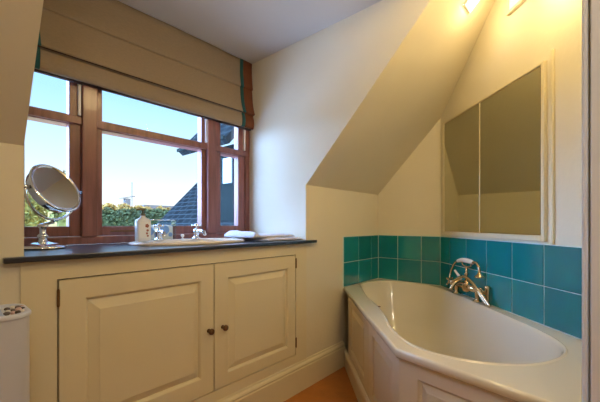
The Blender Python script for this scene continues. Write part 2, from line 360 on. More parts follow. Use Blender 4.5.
# ------------------------------------------------------------------ worktop with a cut-out for the basin
def ring_top(bm, outer, inner, z, th):
    """flat slab with a hole: outer and inner are lists of (x, y)"""
    fs = []
    for zz in (z, z-th):
        a = [bm.verts.new((x, y, zz)) for x, y in outer]; b = [bm.verts.new((x, y, zz)) for x, y in inner]
        ed = [bm.edges.new((l[i], l[(i+1) % len(l)])) for l in (a, b) for i in range(len(l))]
        bmesh.ops.triangle_fill(bm, use_beauty=True, use_dissolve=False, edges=ed); fs.append((a, b))
    for k in (0, 1):
        t, u = fs[0][k], fs[1][k]
        for i in range(len(t)): j = (i+1) % len(t); bm.faces.new((t[i], t[j], u[j], u[i]))
    return fs
BX, BY, BA, BB = .885, 1.500, .300, .185
ell = lambda a, b, n=64: [(BX+a*math.cos(2*PI*i/n), BY+b*math.sin(2*PI*i/n)) for i in range(n)]
bm = B()
ring_top(bm, [(.142, 1.222), (1.548, 1.222), (1.548, 1.250), (XCR-.002, 1.250), (XCR-.002, 1.760), (XCL+.002, 1.760), (XCL+.002, 1.250), (.142, 1.250)], ell(BA-.03, BB-.03), .862, .017)
wt = obj('worktop', bm, 'counter', bevel=.003); tag(wt, 'thin black polished slate worktop on the cream cupboard below the window', 'worktop')

bs = thing('wash_basin', 'oval cream ceramic basin set into the black worktop under the window', 'basin', (BX, BY, .862))
bm = B()
prof = [(1.0, .8625), (1.004, .868), (.995, .874), (.97, .877), (.93, .876), (.895, .870), (.87, .858), (.84, .83), (.78, .79), (.66, .755), (.45, .738), (.2, .732), (.07, .730), (0, .730)]
n = 72; rings = []
for s, z in prof:
    a, b = BA*s, BB-(1-s)*BA*(1.0 if s > .8 else BB/BA)-(.03 if 0 else 0)
    b = max(BB*s-(.012 if .8 < s < .95 else 0), .0)
    rings.append([bm.verts.new((BX+a*math.cos(2*PI*i/n), BY+b*math.sin(2*PI*i/n), z)) for i in range(n)] if s else [bm.verts.new((BX, BY, z))])
for a, b in zip(rings, rings[1:]):
    for i in range(n):
        j = (i+1) % n
        bm.faces.new((a[i], a[j], b[j], b[i]) if len(b) > 1 else (a[i], a[j], b[0]))
o = obj('bowl', bm, 'basin', bs, smooth=True); s = o.modifiers.new('thickness', 'SOLIDIFY'); s.thickness = .006; s.offset = -1
bm = B(); lathe(bm, [(0, .7385), (.02, .7385), (.022, .736), (.022, .733), (0, .733)], (BX, BY, 0), n=24); obj('plughole', bm, 'chrome', bs, smooth=True)

# pillar taps, one object each
def basin_tap(x, y, rz, label):
    t = thing('basin_tap', label, 'tap', (x, y, .876), group='taps on the wash basin')
    t.rotation_euler.z = rz
    z = 0
    bm = B(); lathe(bm, [(0, z), (.024, z), (.025, z+.004), (.017, z+.009), (.013, z+.014), (.015, z+.03), (.017, z+.04), (.014, z+.05), (.010, z+.056), (0, z+.056)], (0, 0, 0), n=24)
    tube(bm, smooth_pts([(0, 0, z+.034), (0, -.03, z+.044), (0, -.06, z+.040), (0, -.078, z+.022)], False, 6), lambda q: .0115-.003*q, 14)
    obj('body', bm, 'chrome', t, smooth=True, loc=(0, 0, 0))
    bm = B(); lathe(bm, [(0, z+.056), (.006, z+.056), (.006, z+.066), (.011, z+.069), (.011, z+.077), (.005, z+.080), (0, z+.081)], (0, 0, 0), n=20)
    for k in range(4):
        a = PI/4+k*PI/2; c_, s_ = math.cos(a), math.sin(a)
        cyl(bm, (0, 0, z+.072), (.020*c_, .020*s_, z+.072), .0035, .0045, 10)
        lathe(bm, [(0, -.006), (.0045, -.004), (.006, 0), (.0045, .004), (0, .006)], (.022*c_, .022*s_, z+.072), (c_, s_, 0), 12)
    obj('cross_handle', bm, 'chrome', t, smooth=True, loc=(0, 0, 0))
    bm = B(); lathe(bm, [(0, z+.081), (.008, z+.081), (.007, z+.0835), (0, z+.0845)], (0, 0, 0), n=16); obj('index_cap', bm, 'porcelain', t, smooth=True, loc=(0, 0, 0))
basin_tap(.775, 1.63, -.1, 'chrome cross-handle basin tap beside the soap bottle')
basin_tap(.985, 1.63, .1, 'chrome cross-handle basin tap on the right of the basin')
bm = B(); lathe(bm, [(0, 0), (.010, 0), (.010, .003), (.004, .005), (.004, .010), (.009, .014), (.010, .020), (.006, .026), (0, .027)], (.912, 1.645, .876), n=20)
tag(obj('waste_plunger', bm, 'porcelain', smooth=True), 'small white plunger knob between the two basin taps', 'plunger')

# soap bottle
sd = thing('soap_dispenser', 'white pump soap bottle with brown printed flowers on the basin edge', 'soap bottle', (.683, 1.60, .870))
bm = B()
def rrect(cx, cy, hx, hy, r, z, k=5):
    out = []
    for sx, sy, a0 in ((1, 1, 0), (-1, 1, PI/2), (-1, -1, PI), (1, -1, 3*PI/2)):
        for i in range(k+1):
            a = a0+PI/2*i/k; out.append((cx+sx*(hx-r)+r*math.cos(a), cy+sy*(hy-r)+r*math.sin(a), z))
    return out
def loft(bm, loops):
    L = [[bm.verts.new(p) for p in l] for l in loops]
    for a, b in zip(L, L[1:]):
        for i in range(len(a)): j = (i+1) % len(a); bm.faces.new((a[i], a[j], b[j], b[i]))
    bm.faces.new(L[0][::-1]); bm.faces.new(L[-1])
SX, SY, SZ = .683, 1.600, .8765
loft(bm, [rrect(SX, SY, .030, .019, .008, SZ), rrect(SX, SY, .032, .021, .009, SZ+.004), rrect(SX, SY, .032, .021, .009, SZ+.094), rrect(SX, SY, .029, .019, .010, SZ+.102),
          rrect(SX, SY, .016, .014, .012, SZ+.110), rrect(SX, SY, .011, .011, .0105, SZ+.114), rrect(SX, SY, .011, .011, .0105, SZ+.122)])
obj('bottle', bm, 'soap', sd, smooth=True)
bm = B(); cyl(bm, (SX, SY, SZ+.120), (SX, SY, SZ+.132), .0125, n=20); cyl(bm, (SX, SY, SZ+.13), (SX, SY, SZ+.148), .005, n=12)
loft(bm, [rrect(SX-.004, SY, .017, .009, .006, SZ+.146), rrect(SX-.004, SY, .017, .009, .006, SZ+.156)]); cyl(bm, (SX-.018, SY, SZ+.151), (SX-.032, SY, SZ+.147), .004, .003, 10)
obj('pump', bm, 'pumpm', sd, bevel=.001)
lb = B(); box(lb, SX-.026, SX+.026, SY-.0222, SY-.0208, SZ+.014, SZ+.090); lab = obj('printed_label', lb, 'label', sd)
bm = B()
for (u, z, r) in ((.010, .072, .0095), (.012, .050, .006), (.009, .036, .0055), (.013, .024, .005)):
    for k in range(5):
        a = 2*PI*k/5; cyl(bm, (SX+u+r*.55*math.cos(a), SY-.0218, SZ+z+r*.55*math.sin(a)), (SX+u+r*.55*math.cos(a), SY-.0228, SZ+z+r*.55*math.sin(a)), r*.45, n=10)
obj('flower_print', bm, 'brown', lab)

# glass holder with a blue and white pack
gh = thing('glass_tray', 'clear glass box standing behind the basin taps', 'glass box', (.81, 1.70, .862))
bm = B(); x0, x1, y0, y1, z0, z1, w = .728, .905, 1.700, 1.754, .8635, .978, .004
for b in ((x0, x1, y0, y1, z0, z0+.005), (x0, x1, y0, y0+w, z0+.005, z1), (x0, x1, y1-w, y1, z0+.005, z1), (x0, x0+w, y0+w, y1-w, z0+.005, z1), (x1-w, x1, y0+w, y1-w, z0+.005, z1)): box(bm, *b)
obj('glass_walls', bm, 'glass2', gh)
bm = B(); tube(bm, [(x0, y0, z1), (x1, y0, z1), (x1, y1, z1), (x0, y1, z1)], .0022, 8, closed=True); obj('polished_rim', bm, 'chrome', gh, smooth=True)
pk = thing('wash_pack', 'blue and white patterned pack inside the glass box', 'packet', (.81, 1.727, .869))
bm = B(); loft(bm, [rrect(.815, 1.727, .078, .018, .010, .8692), rrect(.815, 1.727, .080, .020, .012, .876), rrect(.815, 1.727, .079, .020, .012, .944), rrect(.815, 1.727, .070, .012, .010, .952)])
obj('wrapper', bm, 'porcelain', pk, smooth=True)
bm = B()
for cx, cz, rx in ((.765, .92, .022), (.80, .90, .014), (.845, .925, .024), (.875, .90, .012), (.82, .935, .010)):
    lathe(bm, [(0, .0018), (rx*.8, .0014), (rx, 0), (rx, -.002), (0, -.002)], (cx, 1.7068, cz), (0, -1, 0), 14)
obj('blue_print', bm, 'bluepat', pk)

# folded towel
tw = thing('folded_towel', 'white towel folded and laid flat on the right end of the worktop', 'towel', (1.34, 1.45, .862))
def towel_layer(x0, x1, y0, y1, z, th, name, roll=0.0, seed=0):
    bm = B(); nx, ny = 40, 18; top, bot = [], []
    for i in range(nx+1):
        r1, r2 = [], []
        for j in range(ny+1):
            u, v = i/nx, j/ny
            ed = min(u, 1-u)*nx/3; ev = min(v, 1-v)*ny/3; e = min(1, ed, ev); e = math.sin(e*PI/2)
            x = x0+(x1-x0)*u+.006*noise.noise((v*4, seed, 1)); y = y0+(y1-y0)*v+.008*noise.noise((u*4, seed, 3))
            hgt = th*(.55+.45*e)*(1+roll*math.exp(-((u-.06)/.09)**2))*(1+.25*noise.noise((u*5, v*4, seed)))
            r1.append(bm.verts.new((x, y, z+hgt))); r2.append(bm.verts.new((x, y, z+th*.22*(1-e))))
        top.append(r1); bot.append(r2)
    for i in range(nx):
        for j in range(ny):
            bm.faces.new((top[i][j], top[i+1][j], top[i+1][j+1], top[i][j+1])); bm.faces.new((bot[i][j], bot[i][j+1], bot[i+1][j+1], bot[i+1][j]))
    for i in range(nx):
        bm.faces.new((top[i][0], bot[i][0], bot[i+1][0], top[i+1][0])); bm.faces.new((top[i][ny], top[i+1][ny], bot[i+1][ny], bot[i][ny]))
    for j in range(ny):
        bm.faces.new((top[0][j], top[0][j+1], bot[0][j+1], bot[0][j])); bm.faces.new((top[nx][j], bot[nx][j], bot[nx][j+1], top[nx][j+1]))
    return obj(name, bm, 'towel', tw, smooth=True)
towel_layer(1.200, 1.478, 1.285, 1.62, .8625, .018, 'lower_fold', 0, 2)
towel_layer(1.150, 1.462, 1.33, 1.60, .8800, .017, 'upper_fold', 1.1, 5)

# shaving mirror
sm = thing('shaving_mirror', 'round tilting chrome shaving mirror on a stand at the left end of the worktop', 'mirror', (.292, 1.56, .862))
MX, MY = .292, 1.56
bm = B(); lathe(bm, [(0, 0), (.072, 0), (.076, .004), (.074, .010), (.060, .014), (.055, .019), (.040, .022), (.020, .026), (.014, .032), (.013, .040), (.018, .046), (.018, .052), (.011, .058), (.011, .078), (.017, .084), (.017, .090), (.008, .096), (0, .096)], (MX, MY, .8625), n=40)
obj('pedestal', bm, 'chrome', sm, smooth=True)
fdir = Vector((math.cos(math.radians(41.3)), math.sin(math.radians(41.3)), 0)); rdir = Vector((fdir.y, -fdir.x, 0))
mn = Vector((.48, -.755, .45)).normalized()
mc = Vector((.320, 1.50, 1.090)); R_ = .098
hdir = Vector((0, 0, 1)).cross(mn).normalized()             # pivot axis
bm = B(); lathe(bm, [(0, -.052), (.045, -.050), (.072, -.043), (.088, -.028), (R_-.004, -.008), (R_, 0), (R_+.002, .004), (R_-.002, .008), (R_-.008, .008), (R_-.011, .004), (0, .004)], mc, mn, 56)
hd = obj('mirror_shell', bm, 'chrome', sm, smooth=True)
bm = B(); lathe(bm, [(0, .0040), (R_-.011, .0040), (R_-.011, .0052), (0, .0052)], mc, mn, 56); obj('mirror_glass', bm, 'mirror', sm)
# yoke: half ring below the shell in the vertical plane of the pivot axis
dn = Vector((0, 0, -1)); pts = [mc-mn*.01+hdir*math.cos(a)*(R_+.012)+dn*math.sin(a)*(R_+.014) for a in [PI*i/28 for i in range(29)]]
bm = B(); tube(bm, pts, .0048, 12)
for s in (-1, 1): cyl(bm, mc-mn*.01+hdir*s*(R_-.004), mc-mn*.01+hdir*s*(R_+.026), .007, n=14)
bot = pts[14]; tube(bm, smooth_pts([bot, bot+Vector((-.004, .01, -.01)), Vector((MX, MY, .8625+.092))], False, 5), .006, 12)
obj('yoke', bm, 'chrome', sm, smooth=True)

# ------------------------------------------------------------------ corner bath
bt = thing('corner_bath', 'cream corner bath with sculpted rim and panelled sides', 'bath', (1.7, .62, 0))
ZR = .527; G = .010
P0 = Vector((1.874, YK-G)); P1 = Vector((XB-G, YK-G)); P2 = Vector((XB-G, YC1+.005)); P3 = Vector((XC0-.003+.004, YD+G)); P4 = Vector((.992, YD+G)); P5 = Vector((1.073, .495))
# shift the angled side off the wall
P2 = Vector((XB-G, XB-G-1.592+G*1.414)); P3 = Vector((YD+G+1.592-G*1.414, YD+G))
outer = [P0, P1, P2, P3, P4, P5]
inner = smooth_pts([Vector((x, y, 0)) for x, y in ((2.02, 1.215), (1.86, 1.105), (1.70, .98), (1.54, .825), (1.385, .705), (1.26, .615), (1.175, .535), (1.12, .45), (1.103, .37), (1.113, .285), (1.150, .20), (1.215, .125), (1.31, .072), (1.42, .050),
      (1.525, .078), (1.64, .155), (1.77, .27), (1.89, .38), (2.01, .49), (2.15, .63), (2.26, .745), (2.325, .86), (2.335, 1.0), (2.30, 1.13), (2.18, 1.21))], True, 4)
bm = B()
def xy(l, z): return [(p.x, p.y, z) for p in l]
a = [bm.verts.new(p) for p in xy(outer, ZR)]; b = [bm.verts.new(p) for p in xy(inner, ZR)]
ed = [bm.edges.new((l[i], l[(i+1) % len(l)])) for l in (a, b) for i in range(len(l))]
bmesh.ops.triangle_fill(bm, use_beauty=True, use_dissolve=False, edges=ed)
# outer lip
def offs(l, d):
    c = Vector((1.75, .65)); out = []
    n_ = len(l)
    for i in range(n_):
        p, q, r = l[i-1], l[i], l[(i+1) % n_]
        e1 = (q-p).normalized(); e2 = (r-q).normalized(); n1 = Vector((e1.y, -e1.x)); n2 = Vector((e2.y, -e2.x))
        if n1.dot(c-q) > 0: n1, n2 = -n1, -n2
        m_ = (n1+n2).normalized(); out.append(q-m_*(d/max(.3, m_.dot(n1))))
    return out
prev = a
for d, z in ((-.004, ZR-.002), (-.007, ZR-.007), (-.007, ZR-.026), (-.003, ZR-.031), (.012, ZR-.031)):
    cur = [bm.verts.new(p) for p in xy(offs(outer, d), z)]
    for i in range(6): bm.faces.new((prev[i], prev[(i+1) % 6], cur[(i+1) % 6], cur[i]))
    prev = cur
cen = Vector((1.72, .66, 0)); ax = Vector((1, 1, 0)).normalized(); py = Vector((-1, 1, 0)).normalized()
prev = b; N = len(inner)
nrm_in = []
for i in range(N):
    e = (inner[(i+1) % N]-inner[i-1]).normalized(); nn = Vector((e.y, -e.x, 0))
    if nn.dot(cen-inner[i]) < 0: nn = -nn
    nrm_in.append(nn)
for d, z in ((.002, ZR+.004), (.007, ZR+.005), (.012, ZR+.001), (.016, ZR-.010), (.020, ZR-.035)):
    cur = [bm.verts.new((inner[i]+nrm_in[i]*d)+Vector((0, 0, z))) for i in range(N)]
    for i in range(N): bm.faces.new((prev[i], prev[(i+1) % N], cur[(i+1) % N], cur[i]))
    prev = cur
base = [inner[i]+nrm_in[i]*.020 for i in range(N)]
for s, z in ((.965, ZR-.10), (.93, ZR-.18), (.89, ZR-.26), (.84, ZR-.33), (.77, ZR-.375), (.66, ZR-.395), (.40, ZR-.400), (.12, ZR-.402)):
    cur = [bm.verts.new((cen+(base[i]-cen)*s)+Vector((0, 0, z))) for i in range(N)]
    for i in range(N): bm.faces.new((prev[i], prev[(i+1) % N], cur[(i+1) % N], cur[i]))
    prev = cur
bm.faces.new(prev)
tub = obj('tub', bm, 'bath', bt)
for p in tub.data.polygons: p.use_smooth = len(p.vertices) == 4
bm = B(); lathe(bm, [(0, .004), (.005, .0035), (.0075, 0), (0, -.001)], (1.535, .806, ZR+.0045), n=18); obj('rim_plug', bm, 'knob', bt, smooth=True)
bm = B(); lathe(bm, [(0, .133), (.026, .133), (.028, .128), (0, .128)], (1.75, .68, 0), n=24); obj('plughole', bm, 'gold', bt, smooth=True)
# diagonal side panel
def side_panel(A, Bp, secs, label):
    A = Vector((*A, 0)); Bp = Vector((*Bp, 0)); U = (Bp-A).normalized(); L = (Bp-A).length
    N_ = Vector((U.y, -U.x, 0))
    if N_.dot(Vector((1.75, .65, 0))-A) > 0: N_ = -N_
    bm = B(); cuts = [0]+[c for c in secs[1:-1]]+[L]
    for k, (u0, u1, z0, z1, r, f) in enumerate(secs_boards(secs, L)):
        fielded(bm, A, U, N_, u0, u1, z0, z1, r, f, t=.018, dp=.010)
    p = obj('side_panel', bm, 'panel', bt)
    bm = B(); pr = [(0, 0), (.012, 0), (.012, .090), (.016, .096), (.012, .108), (.004, .118), (0, .118)]
    a = [bm.verts.new(A+N_*d+Vector((0, 0, z))) for d, z in pr]; b = [bm.verts.new(Bp+N_*d+Vector((0, 0, z))) for d, z in pr]
    for i in range(len(a)): j = (i+1) % len(a); bm.faces.new((a[i], a[j], b[j], b[i]))
    bm.faces.new(a); bm.faces.new(b[::-1]); obj('plinth', bm, 'panel', p)
def secs_boards(secs, L):
    out = []
    for (u0, u1, m) in secs:
        u1 = L if u1 is None else u1
        out.append((u0, u1, .0, ZR-.030, (u0+m, u1-m, .165, ZR-.082), (u0+m+.032, u1-m-.032, .20, ZR-.116)))
    return out
I = offs(outer, .007); dU = (I[0]-I[5]).normalized(); I[0] = I[0]+dU*.022; I[4] = Vector((I[4].x, YD+.003))
side_panel((I[5].x, I[5].y), (I[0].x, I[0].y), [(0, .452, .075), (.454, 1.0, .085), (1.002, None, .012)][:2]+[], 'diag')
side_panel((I[4].x, I[4].y), (I[5].x, I[5].y), [(0, None, .07)], 'end')

# bath mixer on the rim beside the angled wall
mx = thing('bath_mixer_tap', 'aged brass bath mixer with porcelain-handled shower head on the bath rim', 'tap', (2.13, .50, ZR))
def MP(s, o, z): return Vector((2.105, .513, 0))+UC*(s*1.25)+NC*(o+.030)+Vector((0, 0, ZR+.001+z*1.08))   # s toward the doorway, o out from the wall
bm = B()
for s in (-.085, .085):
    lathe(bm, [(0, 0), (.026, 0), (.026, .005), (.017, .010), (.013, .018), (.013, .045), (.018, .050), (0, .055)], MP(s, 0, 0), n=24)
cyl(bm, MP(-.115, 0, .058), MP(.103, 0, .058), .017, n=20)
lathe(bm, [(0, -.034), (.020, -.030), (.026, -.012), (.026, .012), (.020, .030), (0, .034)], MP(0, 0, .062), n=24)
for s in (-1, 1): lathe(bm, [(.017, 0), (.022, .006), (.022, .014), (.012, .022), (.008, .030), (0, .032)], MP(-.112 if s < 0 else .100, 0, .058), UC*s, 20)
tube(bm, smooth_pts([MP(0, 0, .065), MP(.0, .03, .085), MP(.0, .07, .08), MP(0, .095, .045)], False, 6), lambda q: .014-.003*q, 14)
cyl(bm, MP(0, 0, .09), MP(0, 0, .165), .0075, n=14)
lathe(bm, [(.0075, 0), (.013, .004), (.013, .010), (.0075, .014)], MP(0, 0, .12), n=18)
body = obj('body', bm, 'gold', mx, smooth=True)
for s in (-1, 1):
    bm = B(); c0 = MP(-.150 if s < 0 else .132, 0, .058)
    lathe(bm, [(0, -.010), (.011, -.009), (.012, .006), (.007, .011), (0, .012)], c0, UC*s, 18)
    for k in range(4):
        d = (Vector((0, 0, 1))*math.cos(PI/4+k*PI/2)+NC*math.sin(PI/4+k*PI/2))
        cyl(bm, c0, c0+d*.024, .0045, .0055, 10); lathe(bm, [(0, -.007), (.006, -.004), (.007, 0), (.005, .004), (0, .007)], c0+d*.026, d, 12)
    obj('cross_handle', bm, 'gold', mx, smooth=True)
bm = B(); cyl(bm, MP(-.03, .012, .095), MP(-.075, .02, .135), .009, .0065, 14); obj('diverter_lever', bm, 'porcelain', mx, smooth=True, bevel=.002)
bm = B()                                                     # cradle forks
for s in (-.035, .035): tube(bm, smooth_pts([MP(0, 0, .165), MP(s*.6, 0, .168), MP(s, 0, .176), MP(s, .0, .19)], False, 5), .004, 10)
obj('cradle', bm, 'gold', mx, smooth=True)
bm = B(); tube(bm, smooth_pts([MP(-.075, 0, .188), MP(-.04, 0, .197), MP(.0, 0, .199), MP(.035, 0, .197), MP(.05, 0, .194)], False, 6), lambda q: .010+.004*math.sin(q*PI), 16)
hs = obj('hand_shower', bm, 'porcelain', mx, smooth=True)
bm = B(); tube(bm, smooth_pts([MP(.048, 0, .195), MP(.075, 0, .196), MP(.098, .004, .180), MP(.106, .006, .150)], False, 6), .0075, 14)
lathe(bm, [(0, -.002), (.008, 0), (.012, .010), (.024, .020), (.026, .026), (.020, .029), (0, .029)], MP(.106, .006, .152), (0, 0, -1), 24)
obj('shower_rose', bm, 'gold', hs, smooth=True)
bm = B()
tube(bm, smooth_pts([MP(-.072, 0, .188), MP(-.10, .0, .175), MP(-.125, .006, .13), MP(-.12, .02, .08), MP(-.06, .035, .082), MP(.02, .04, .118), MP(.09, .04, .105), MP(.155, .035, .055), MP(.205, .028, .010)], False, 8), .0074, 12)
for i in range(0): pass
obj('hose', bm, 'gold', mx, smooth=True)
bm = B(); tube(bm, smooth_pts([MP(-.10, .02, .060), MP(-.03, .035, .095), MP(.04, .04, .118), MP(.10, .035, .09), MP(.15, .030, .040), MP(.178, .024, .010)], False, 8), .0066, 12); obj('hose', bm, 'gold', mx, smooth=True)
bm = B(); lathe(bm, [(0, 0), (.018, 0), (.018, .005), (.011, .012), (.011, .082), (.015, .088), (.015, .098), (.008, .104), (0, .104)], MP(.150, -.004, 0), n=20); obj('hose_pillar', bm, 'gold', mx, smooth=True)

# ------------------------------------------------------------------ tiled splashback
ts = thing('tiled_splashback', 'two rows of teal glazed tiles round the walls above the bath', 'tiles', (2.0, .8, .53), kind=None)
zrow = ((.532, .6930), (.6955, .8690))
def tile_run(bm, A, U, N_, cuts, gap=.0048):
    A, U, N_ = Vector(A), Vector(U), Vector(N_)
    for (z0, z1) in ((.531, .692), (.6955, .868)):
        for u0, u1 in zip(cuts, cuts[1:]):
            a, b = u0+gap/2, u1-gap/2
            p = [A+U*a+Vector((0, 0, z0)), A+U*b+Vector((0, 0, z0)), A+U*b+Vector((0, 0, z1)), A+U*a+Vector((0, 0, z1))]
            e = .0022; c_ = sum(p, Vector())/4
            q0 = [bm.verts.new(v+N_*.001) for v in p]; q1 = [bm.verts.new(v+N_*.0058) for v in p]
            q2 = [bm.verts.new(A+U*(x)+Vector((0, 0, z))+N_*.0075) for x, z in ((a+e, z0+e), (b-e, z0+e), (b-e, z1-e), (a+e, z1-e))]
            for s, t in ((q0, q1), (q1, q2)):
                for i in range(4): bm.faces.new((s[i], s[(i+1) % 4], t[(i+1) % 4], t[i]))
            bm.faces.new(q2); bm.faces.new(q0[::-1])
bm = B()
tile_run(bm, (0, YK, 0), (1, 0, 0), (0, -1, 0), [1.868, 2.061, 2.243, XB-.007])
tile_run(bm, (XB, YK, 0), (0, -1, 0), (-1, 0, 0), [.007, .168, .347, YK-YC1-.003])
r2 = math.sqrt(2)
tile_run(bm, (XB, YC1, 0), UC, NC, [.003]+[(YC1-y)*r2 for y in (.679, .546, .409, .272, .137)]+[LC-.008])
obj('tiles', bm, 'tile', ts)
bm = B(); g = .004
box(bm, 1.864, XB, YK-g, YK, .527, .8715); box(bm, XB-g, XB, YC1, YK, .527, .8715)
slab(bm, [Pc(0, .527), Pc(LC, .527), Pc(LC, .8715), Pc(0, .8715)], NC*g); obj('grout', bm, 'grout', ts)

# ------------------------------------------------------------------ mirror cabinet on the angled wall
mc_ = thing('mirror_cabinet', 'cream framed wall cabinet with two tinted mirror doors above the teal tiles', 'mirror cabinet', (2.02, .43, .9))
S0, S1, Z0m, Z1m = (YC1-.72)*r2, (YC1-.141)*r2, .907, 1.632
def cbx(bm, s0, s1, z0, z1, d0, d1):
    slab(bm, [Pc(s0, z0)+NC*d0, Pc(s1, z0)+NC*d0, Pc(s1, z1)+NC*d0, Pc(s0, z1)+NC*d0], NC*(d1-d0))
bm = B(); f = .024
cbx(bm, S0-f, S0, Z0m-f, Z1m+f*.5, 0, .016); cbx(bm, S1, S1+f*.75, Z0m-f, Z1m+f*.5, 0, .016); cbx(bm, S0, S1, Z0m-f, Z0m, 0, .016); cbx(bm, S0, S1, Z1m, Z1m+f*.5, 0, .016)
obj('frame', bm, 'trim', mc_, bevel=.002)
sm_ = (YC1-.443)*r2
for s0, s1 in ((S0+.002, sm_-.004), (sm_+.004, S1-.002)):
    bm = B(); cbx(bm, s0, s1, Z0m+.002, Z1m-.002, .002, .012); d = obj('door_edge', bm, 'gold', mc_)
    bm = B(); cbx(bm, s0+.003, s1-.003, Z0m+.006, Z1m-.006, .0121, .0135); obj('mirror_glass', bm, 'tinted', d)
bm = B(); cbx(bm, sm_-.004, sm_+.004, Z0m+.002, Z1m-.002, .002, .015); obj('meeting_strip', bm, 'trim', mc_)
bm = B(); s = (YC1-.105)*r2; cbx(bm, s-.008, s+.006, .874, 1.672, 0, .012); struct('trim_2', bm, 'trim', 'upright cream batten at the right of the mirror', bevel=.003)

# framed panel high on the angled wall, its corner in view
fp = thing('framed_wall_panel', 'cream framed panel high on the wall above the mirror', 'panel', Pc((YC1-.2)*r2, 1.97))
bm = B(); s0, s1 = (YC1-.291)*r2, (YC1-.12)*r2; z0 = 1.975
t_ = .014
cbx(bm, s0, s1, z0, z0+t_, .0, .018); cbx(bm, s0, s0+t_, z0+t_, ZM-.03, .0, .018); cbx(bm, s1-t_, s1, z0+t_, ZM-.03, .0, .018); cbx(bm, s0+t_, s1-t_, ZM-.03-t_, ZM-.03, .0, .018); obj('frame', bm, 'trim', fp, bevel=.002)
bm = B(); cbx(bm, s0+t_, s1-t_, z0+t_, ZM-.03-t_, .0, .010); obj('panel_board', bm, 'jamb', fp)

# square glass downlight on the slope
fl = thing('glass_downlight', 'small square lit glass lamp fixed to the sloping ceiling', 'lamp', (1.765, .445, 2.03))
nd = -Vector((0, SLP, 1)).normalized(); us = Vector((1, 0, 0)); vs = us.cross(nd).normalized()
c0 = Vector((1.762, .426, zs(.426)))
def sbx(bm, a, b, r, d0, d1):
    p = [c0+us*x+vs*y+nd*d0 for x, y in ((-a, -b), (a, -b), (a, b), (-a, b))]; slab(bm, p, nd*(d1-d0))
bm = B(); sbx(bm, .050, .050, 0, .0, .006); obj('back_plate', bm, 'chrome', fl, bevel=.002)
bm = B(); sbx(bm, .044, .044, 0, .006, .014); obj('glass_shade', bm, 'clearbox', fl, bevel=.004)
bm = B(); sbx(bm, .034, .034, 0, .014, .0155); obj('lit_lens', bm, 'lamp', fl)

# ceiling spot (its bulb lies just above the frame) and two recessed downlights, the passage one added for the fill
def ceiling_spot(x, y, r, label):
    t = thing('ceiling_downlight', label, 'lamp', (x, y, ZM), group='round ceiling downlights')
    bm = B(); lathe(bm, [(r*.72, .0), (r, 0), (r, -.004), (r*.75, -.007), (r*.72, -.004), (r*.72, 0)], (x, y, ZM), n=32); obj('trim_ring', bm, 'chrome', t, smooth=True)
    bm = B(); lathe(bm, [(0, -.0025), (r*.71, -.0025), (r*.71, -.0005), (0, -.0005)], (x, y, ZM), n=32); obj('lit_lens', bm, 'lamp', t)
ceiling_spot(1.0, .05, .045, 'round recessed ceiling downlight over the middle of the floor')
ceiling_spot(-.15, -.65, .045, 'added round downlight for the fill light in the unseen passage')
sl_ = thing('wall_spotlight', 'small chrome spotlight on a stem above the mirror wall', 'lamp', (1.545, .135, ZM))
bm = B(); lathe(bm, [(0, 0), (.035, 0), (.035, -.012), (.008, -.020), (.006, -.022), (.006, -.19), (0, -.19)], (1.545, .135, ZM), n=24); obj('stem', bm, 'chrome', sl_, smooth=True)
bm = B(); lathe(bm, [(.006, -.185), (.026, -.192), (.034, -.225), (.031, -.225), (.024, -.197), (.006, -.191)], (1.545, .135, ZM), n=28); obj('shade', bm, 'chrome', sl_, smooth=True)

# ------------------------------------------------------------------ white bin with pebbles at the left edge
bn = thing('storage_bin', 'tall white bin with rounded corners at the left edge of the room', 'bin', (-.1, 1.07, 0))
bm = B(); bx, by, hx, hy, rr, zt = -.085, 1.005, .242, .072, .040, .760
loft(bm, [rrect(bx, by, hx-.004, hy-.004, rr, .002, 8), rrect(bx, by, hx, hy, rr, .010, 8), rrect(bx, by, hx, hy, rr, zt-.012, 8), rrect(bx, by, hx+.003, hy+.003, rr, zt-.009, 8), rrect(bx, by, hx+.003, hy+.003, rr, zt-.002, 8), rrect(bx, by, hx, hy, rr, zt, 8),
          rrect(bx, by, hx-.008, hy-.008, rr-.006, zt, 8), rrect(bx, by, hx-.010, hy-.010, rr-.006, zt-.006, 8)])
obj('bin_body', bm, 'white', bn, smooth=False, bevel=.001)
for o in [c for c in bn.children]:
    for p in o.data.polygons: p.use_smooth = len(p.vertices) == 4
PC = [('speckled grey', (.16, .13, .11)), ('pale pink', (.62, .42, .36)), ('dark brown', (.07, .045, .03)), ('creamy white', (.72, .68, .60))]
pm = [mat('pebble_'+n_.replace(' ', '_'), c, .35, vary=.2, vscale=90) for n_, c in PC]
where = ['front rim', 'right rim', 'back edge', 'middle']
pl = []
for k, y in enumerate((.968, .994, 1.022)):
    for q_, a_ in enumerate((.1215, .1315, .1405, .1475)):
        pl.append((a_*y*1.0+.001*(k % 2), y+.003*(q_ % 2), (.0064, .0056, .0060, .0066)[(k+q_) % 4], (k*3+q_*1) % 4))
kn = ['speckled grey', 'pale pink', 'dark brown', 'creamy white']
names = ['%s pebble on the white bin, %s in the %s row' % (kn[pl[i][3]], ('beside the blue cloth', 'second from the cloth', 'third from the cloth', 'at the right rim')[i % 4], ('front', 'middle', 'back')[i//4]) for i in range(12)]
for (x, y, r, k), lb_ in zip(pl, names):
    bm = B(); bmesh.ops.create_icosphere(bm, subdivisions=3, radius=r)
    for v in bm.verts:
        v.co *= 1+.12*noise.noise(v.co*60+Vector((x*50, y*50, 0))); v.co.z *= .68
    zmin = min(v.co.z for v in bm.verts)
    o = obj('pebble', bm, pm[k], smooth=True); o.location = (x, y, zt-.006-zmin); o.rotation_euler.z = random.random()*6
    tag(o, lb_, 'pebble', 'pebbles on the white bin')
bm = B(); nx = 14; g = []
